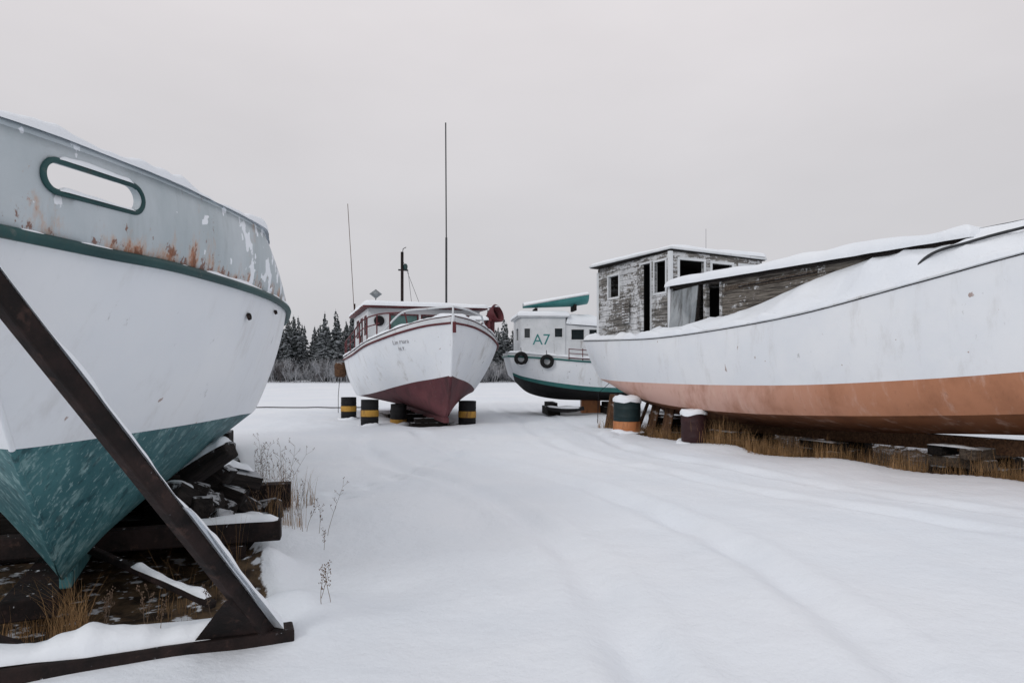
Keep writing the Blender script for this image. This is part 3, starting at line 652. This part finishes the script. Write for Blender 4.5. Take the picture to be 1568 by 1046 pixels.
wall('wheelhouse_side',(1.02,a0),(b1-1.02,a1-a0),math.hypot(b1-1.02,a1-a0),2.3,zt-.02,[(.55,1.05,3.38,3.92),(2.05,2.45,2.4,4.02),(2.62,3.05,3.3,4.0)],peel,RB,.06,None,whitep,.05)
wall('wheelhouse_side_far',(-1.45,a0),(0,1),a1-a0,2.3,zt-.02,[(.6,1.2,3.4,3.9),(2,2.7,3.3,4)],peel,RB,.06,None,peel,.06)
wall('wheelhouse_front',(-1.5,a1),(1,0),1.5+b1,2.3,zt-.02,[(.15,.7,3.55,3.98),(.95,1.55,3.55,3.98),(1.8,2.5,3.5,4.0)],peel,RB,.06,None,whitep,.06)
wall('wheelhouse_back',(-1.45,a0),(1,0),2.45,2.3,zt-.02,[(1,1.7,2.4,3.9)],peel,RB,.06,None,peel,.07)
wall('wheelhouse_partition',(-1.2,1.6),(1,0),2.2,2.3,zt-.05,[],dark,RB,.04)  # wall with the interior shade put into its colour
box('wheelhouse_roof',(-.14,1.93,zt+.015),(2.9,3.36,.05),whitep,RB,(0,R(-1.2),0),.01)
box('wheelhouse_roof_trim',(-.14,1.93,zt-.02),(2.84,3.31,.02),darkwood,RB,(0,R(-1.2),0),.004)
slab('wheelhouse_roof_snow',-1.54,1.26,.3,3.56,zt+.05,.09,RB,tx=0,seed=11)
box('vent_louvre',(1.19,1.75,2.95),(.04,.3,.55),peel,RB,(0,0,R(-3.6)))
for k in range(7): box('louvre_slat',(1.215,1.75,2.73+.07*k),(.03,.26,.02),greywood,RB,(0,R(30),R(-3.6)),0)
box('door_leaf',(1.34,2.55,3.2),(.04,.42,1.5),peel,RB,(0,0,R(-20)))
box('corner_post',(b1+.03,a1+.02,3.25),(.09,.09,1.86),whitep,RB); box('corner_post',(1.02,a0,3.2),(.09,.09,1.8),whitep,RB)
rz=3.36
wall('trunk_side',(1.2,5.1),(0,1),4.6,2.2,rz-.03,[],peeld,RB,.06); wall('trunk_side_far',(-1.2,3.6),(0,1),6.1,2.2,rz-.03,[],peeld,RB,.06)
wall('trunk_front',(-1.2,9.7),(1,0),2.4,2.2,rz-.03,[],peeld,RB,.06); wall('trunk_bulkhead',(-1.15,5.0),(1,0),2.1,2.2,rz-.03,[],darkwood,RB,.06)
wall('trunk_inner',(.35,3.6),(0,1),1.38,2.2,rz-.03,[],dark,RB,.05)  # back wall coloured near-black as the shade behind the doorway
box('door_post',(1.2,4.62,2.85),(.1,.09,1.0),peel,RB); box('door_post',(1.2,5.08,2.85),(.1,.07,1.0),peel,RB)
box('plywood_panel',(1.36,4.08,2.82),(.03,.86,.95),plygrey,RB,(R(3),R(-9),R(-3)))
box('panel_edge',(1.34,4.53,2.84),(.05,.03,.95),darkwood,RB,(R(3),R(-9),0),0)
tube('grab_rail',[(1.27,5.6,3.16),(1.27,7.4,3.22)],.014,darkwood,RB)
box('hull_plank_strip',(1.25,6.3,3.19),(.03,2.2,.09),greywood,RB,(R(1.5),0,0))
box('trunk_roof',(0,6.75,rz),(2.62,6.3,.06),peeld,RB); box('trunk_roof_edge',(1.318,6.75,rz-.005),(.03,6.3,.08),darkwood,RB)
slab('trunk_roof_snow',-1.35,1.36,3.5,9.98,rz+.03,.19,RB,seed=21,n=60)
ridge('roof_edge_snow',[(1.31,3.6+.62*k,rz+.03) for k in range(11)],.1,.07,RB,150,1.1,3)
br=[(1.6,9.25,2.86),(1.5,9.5,3.18),(1.42,10.0,3.30),(1.2,11,3.46),(.8,12.4,3.7),(0,13.9,3.9)]
tube('bow_rail',[tuple(p) for p in interp(br,40)],.022,metal,RB); tube('bow_rail',[(-p.x,p.y,p.z) for p in interp(br,40)],.022,metal,RB)
for p in (interp(br,40)[22],interp(br,40)[32]): tube('bow_rail_post',[tuple(p),(p.x*1.05,p.y,p.z-.38)],.02,metal,RB)
ridge('bow_rail_snow',[ (p[0],p[1],p[2]+.016) for p in br[1:]],.026,.016,RB,90,1.6)
tube('whip_antenna',[(-.6,2.6,zt),(-.6,2.6,zt+.8)],.006,lite,RB); tube('whip_antenna',[(-1.2,8.4,rz),(-1.2,8.4,rz+.4)],.006,lite,RB)
tube('hanging_line',[(.3,0,1.3),(.9,.1,.9),(1.0,.2,.1)],.008,black,RB)
rs=random.Random(3)
for (b_,t_,nl) in ((-.1,9.2,3),(-.2,6.6,2),(0,4.4,2),(0,2.4,3)):
    X=3.1-.9*b_+.44*t_; Y=18.9-.44*b_-.9*t_
    e_=empty('timber_cribbing',(X,Y,-.12),R(206+rs.uniform(-6,6)))
    for k in range(nl):
        for j in (-1,1):
            if k%2==0: box('timber',(rs.uniform(-.1,.1),j*.28,.09+.165*k),(rs.uniform(1.0,1.4),.24,.16),greywood if rs.random()<.35 else darkwood,e_,(0,0,R(rs.uniform(-7,7))),.02)
            else: box('timber',(j*.35,0,.09+.165*k),(.24,rs.uniform(.8,1.0),.16),greywood if rs.random()<.5 else darkwood,e_,(0,0,R(rs.uniform(-7,7))),.02)
    zz=.335 if nl==2 else .50
    ridge('timber_snow',[(.52,-.38,zz),(.52,0,zz+.005),(.5,.38,zz)],.16,.03,e_,20,.9)
e_=empty('prop_boards',(3.1,18.9,0),R(206))
for t_ in (.7,1.1,1.5,1.9,2.4,3.0): beam('prop_board',(1.0,t_,-.1),(.75+rs.uniform(-.15,.1),t_+rs.uniform(-.1,.15),.95-.1*t_),.24,.05,brownwood,e_)

# ------------------------------------------------------------------ grasses and weeds
def blades(pts,h,w,rnd,lean=.5):
    v=[];f=[]
    for (x,y,z) in pts:
        a=rnd.uniform(0,6.28); L=h*rnd.uniform(.3,1.15); ln=lean*rnd.uniform(.1,1); dx,dy=math.cos(a),math.sin(a); px,py=-dy*w/2,dx*w/2
        o=len(v)
        for k in range(4):
            t=k/3; q=(x+dx*ln*L*t*t,y+dy*ln*L*t*t,z+L*t*(1-.25*ln*t)); ww=1-t*.85
            v.append((q[0]-px*ww,q[1]-py*ww,q[2])); v.append((q[0]+px*ww,q[1]+py*ww,q[2]))
        for k in range(3): f.append((o+2*k,o+2*k+1,o+2*k+3,o+2*k+2))
    return v,f
rnd=random.Random(11)
def tuft(x,y,r,n,h,w=.006,lean=.6,mat=straw):
    P=[]
    for i in range(n):
        a=rnd.uniform(0,6.28);q=r*math.sqrt(rnd.random()); xx,yy=x+q*math.cos(a),y+q*math.sin(a); P.append((xx,yy,gh(xx,yy)[0]-.02))
    v,f=blades(P,h,w,rnd,lean); return mesh('dry_grass_tuft',v,f,mat)
tuft(-2.72,4.2,.11,180,.42,.004,.9); tuft(-3.0,4.4,.25,160,.3,.004,.8); tuft(-3.35,4.5,.3,200,.28,.004,.8)
tuft(-2.3,4.7,.2,40,.45,.003,.9); tuft(-2.1,5.0,.15,30,.5,.003,.7); tuft(-2.15,6.3,.25,90,.5,.004,.5); tuft(-2.4,7.3,.3,140,.45,.005,.5)
P=[]
while len(P)<10000:
    b_=1.4-2.8*rnd.random()**1.7; t_=rnd.uniform(.8,13)
    if b_>1.42-.11*max(0,t_-6.5): continue
    if noise.noise(Vector((b_*1.5,t_*1.2,3)))<-.08 and rnd.random()<.8: continue
    X=3.1-.9*b_+.44*t_; Y=18.9-.44*b_-.9*t_; P.append((X,Y,gh(X,Y)[0]-.02))
v,f=blades(P,.38,.006,rnd,.7); mesh('dry_grass',v,f,straw)
for (b_,t_,r,n_,h_) in ((1.35,4.6,.3,190,.55),(1.3,5.4,.35,260,.6),(1.35,6.2,.3,200,.5),(1.15,7.6,.3,120,.4),(.95,8.8,.3,120,.38),(.6,9.9,.35,190,.45),(.35,10.6,.3,180,.48),(1.35,3.2,.25,80,.4),(1.2,6.9,.25,90,.42)):
    tuft(3.1-.9*b_+.44*t_,18.9-.44*b_-.9*t_,r,n_,h_,.007)
def weed(x,y,h,n=4):
    v=[];f=[];z0=gh(x,y)[0]-.03
    def seg(p,q,w):
        o=len(v); d=(q-p).normalized(); s=d.cross(Vector((.3,1,.1))).normalized()*w; t=d.cross(s).normalized()*w
        for c in (p,q):
            for k in range(3): a=2*math.pi*k/3; v.append(c+s*math.cos(a)+t*math.sin(a))
        for k in range(3): f.append((o+k,o+(k+1)%3,o+3+(k+1)%3,o+3+k))
    for i in range(n):
        p=Vector((x+rnd.uniform(-.06,.06)*n/2,y+rnd.uniform(-.08,.08),z0)); d=Vector((rnd.uniform(-.25,.25),rnd.uniform(-.2,.2),1))
        H=h*rnd.uniform(.6,1.1)
        for k in range(6):
            q=p+d*H/6; seg(p,q,.0022*(1-k*.1)); p=q; d+=Vector((rnd.uniform(-.15,.15),rnd.uniform(-.1,.1),0))
            if k>=2:
                for _ in range(2):
                    e2=p+Vector((rnd.uniform(-1,1),rnd.uniform(-.6,.6),rnd.uniform(.4,1))).normalized()*H*rnd.uniform(.06,.16); seg(p,e2,.0011)
                    for _ in range(3):
                        c=e2+Vector((rnd.uniform(-.01,.01),rnd.uniform(-.01,.01),rnd.uniform(-.01,.02))); seg(c,c+Vector((0,0,.008)),.003)
    return mesh('dry_weed',v,f,stalk)
for (x,y,h,n_) in ((-2.45,7.0,.65,6),(-2.6,7.3,.7,7),(-2.5,6.7,.4,4),(-2.2,7.0,.5,3),(-1.75,6.3,.42,2),(-1.62,5.9,.3,1),(-1.22,4.35,.22,3),(-1.9,6.2,.4,2),(-1.85,4.25,.25,2),(-2.15,4.05,.3,3),(-2.45,4.05,.25,3)): weed(x,y,h,n_)

# ------------------------------------------------------------------ distant treeline
def mk_needles():
    a=M('conifer_foliage',.9,0,.1)
    c=a.mix(a.rng(a.noise(1.2,4),.35,.65),(.028,.036,.037,1),(.066,.078,.076,1))  # needle tones raised to stand in for distance haze
    c=a.mix(a.mul(a.rng(a.math('ADD',a.mul(a.nz(),.25),a.noise(2.5,5)),.56,.72),.5),c,(.42,.45,.49,1)); a.col(c); return a.m
needles=mk_needles(); bark=simple('conifer_bark',C(50,42,38),.9)
frost=simple('frosted_twigs',C(172,174,178),.9,v=.5); twig=simple('bare_twigs',C(98,94,94),.9,v=.4)
def conifer(seed,h):
    r=random.Random(seed); v=[];f=[]
    lv=int(h*3.6); wd=h*r.uniform(.15,.21)
    for l in range(lv):
        t=l/lv; z=h*(.05+.94*t); R0=wd*(1-t)**.85*r.uniform(.65,1.15)+.06
        for k in range(10 if t<.7 else 6):
            if r.random()<.1: continue
            a=r.uniform(0,6.28); L=R0*r.uniform(.5,1.2); dr=-L*r.uniform(.15,.5)
            dx,dy=math.cos(a),math.sin(a); w_=L*.22+.05; o=len(v)
            v+= [(0,0,z),(dx*L*.5-dy*w_,dy*L*.5+dx*w_,z+dr*.5-.06),(dx*L,dy*L,z+dr),(dx*L*.5+dy*w_,dy*L*.5-dx*w_,z+dr*.5-.06),
                 (dx*L*.45,dy*L*.45,z+dr*.3+.07),(dx*L*.8,dy*L*.8,z+dr-.28*r.random()-.08)]
            f+= [(o,o+1,o+4),(o+1,o+2,o+4),(o,o+4,o+3),(o+4,o+2,o+3),(o+4,o+5,o+2),(o+1,o+5,o+3)]
    me=bpy.data.meshes.new('conifer_crown'); me.from_pydata(v,[],f); me.materials.append(needles); me.materials.append(bark)
    bm=bmesh.new(); bm.from_mesh(me)
    rr=bmesh.ops.create_cone(bm,segments=6,radius1=h*.014,radius2=.01,depth=h,matrix=Matrix.Translation((0,0,h/2)))
    for q in {fc for vv in rr['verts'] for fc in vv.link_faces}: q.material_index=1
    bm.to_mesh(me); bm.free(); return me
TL=empty('distant_pine_treeline',(0,80,0))
vars_=[conifer(s_,9) for s_ in range(7)]
rt=random.Random(21)
for i in range(1000):
    X=rt.uniform(-95,60); Y=rt.uniform(72,100)
    o=bpy.data.objects.new('pine',rt.choice(vars_)); link(o,TL)
    cl=.83+.26*noise.noise(Vector((X*.09,0,1)))+.12*noise.noise(Vector((X*.4,0,4)))
    sc=cl*rt.uniform(.55,1.04)*(1+.0045*(Y-72)*1.1); o.location=(X,Y-80,gh(X,Y,False)[0]-.2); o.scale=(sc*1.15,sc*1.15,sc); o.rotation_euler=(0,0,rt.uniform(0,6.28))
def shrub(seed):
    r=random.Random(seed); v=[];f=[]
    def br(p,d,L,w_,dep):
        q=p+d*L; s=Vector((-d.y,d.x,.2)).normalized()*w_; o=len(v); v.extend([p-s,p+s,q+s*.5,q-s*.5]); f.append((o,o+1,o+2,o+3))
        if dep>0:
            for _ in range(4): br(p+d*L*r.uniform(.4,1),(d+Vector((r.uniform(-.8,.8),r.uniform(-.8,.8),r.uniform(-.1,.6)))).normalized(),L*r.uniform(.45,.7),w_*.6,dep-1)
    for _ in range(9): br(Vector((r.uniform(-.8,.8),r.uniform(-.5,.5),0)),Vector((r.uniform(-.5,.5),r.uniform(-.4,.4),1)).normalized(),r.uniform(.8,1.3),.035,3)
    me=bpy.data.meshes.new('shrub'); me.from_pydata([tuple(p) for p in v],[],f); me.materials.append(frost if seed%3 else twig); return me
SH=empty('frosted_shrub_row',(0,70,0)); sv=[shrub(k) for k in range(6)]
for i in range(420):
    X=rt.uniform(-75,45); o=bpy.data.objects.new('shrub',rt.choice(sv)); link(o,SH); Y=rt.uniform(67,73)
    sc=rt.uniform(.5,1.3); o.location=(X,Y-70,gh(X,Y,False)[0]-.05); o.scale=(sc*1.3,sc,sc); o.rotation_euler=(0,0,rt.uniform(0,6.28))
print('done')
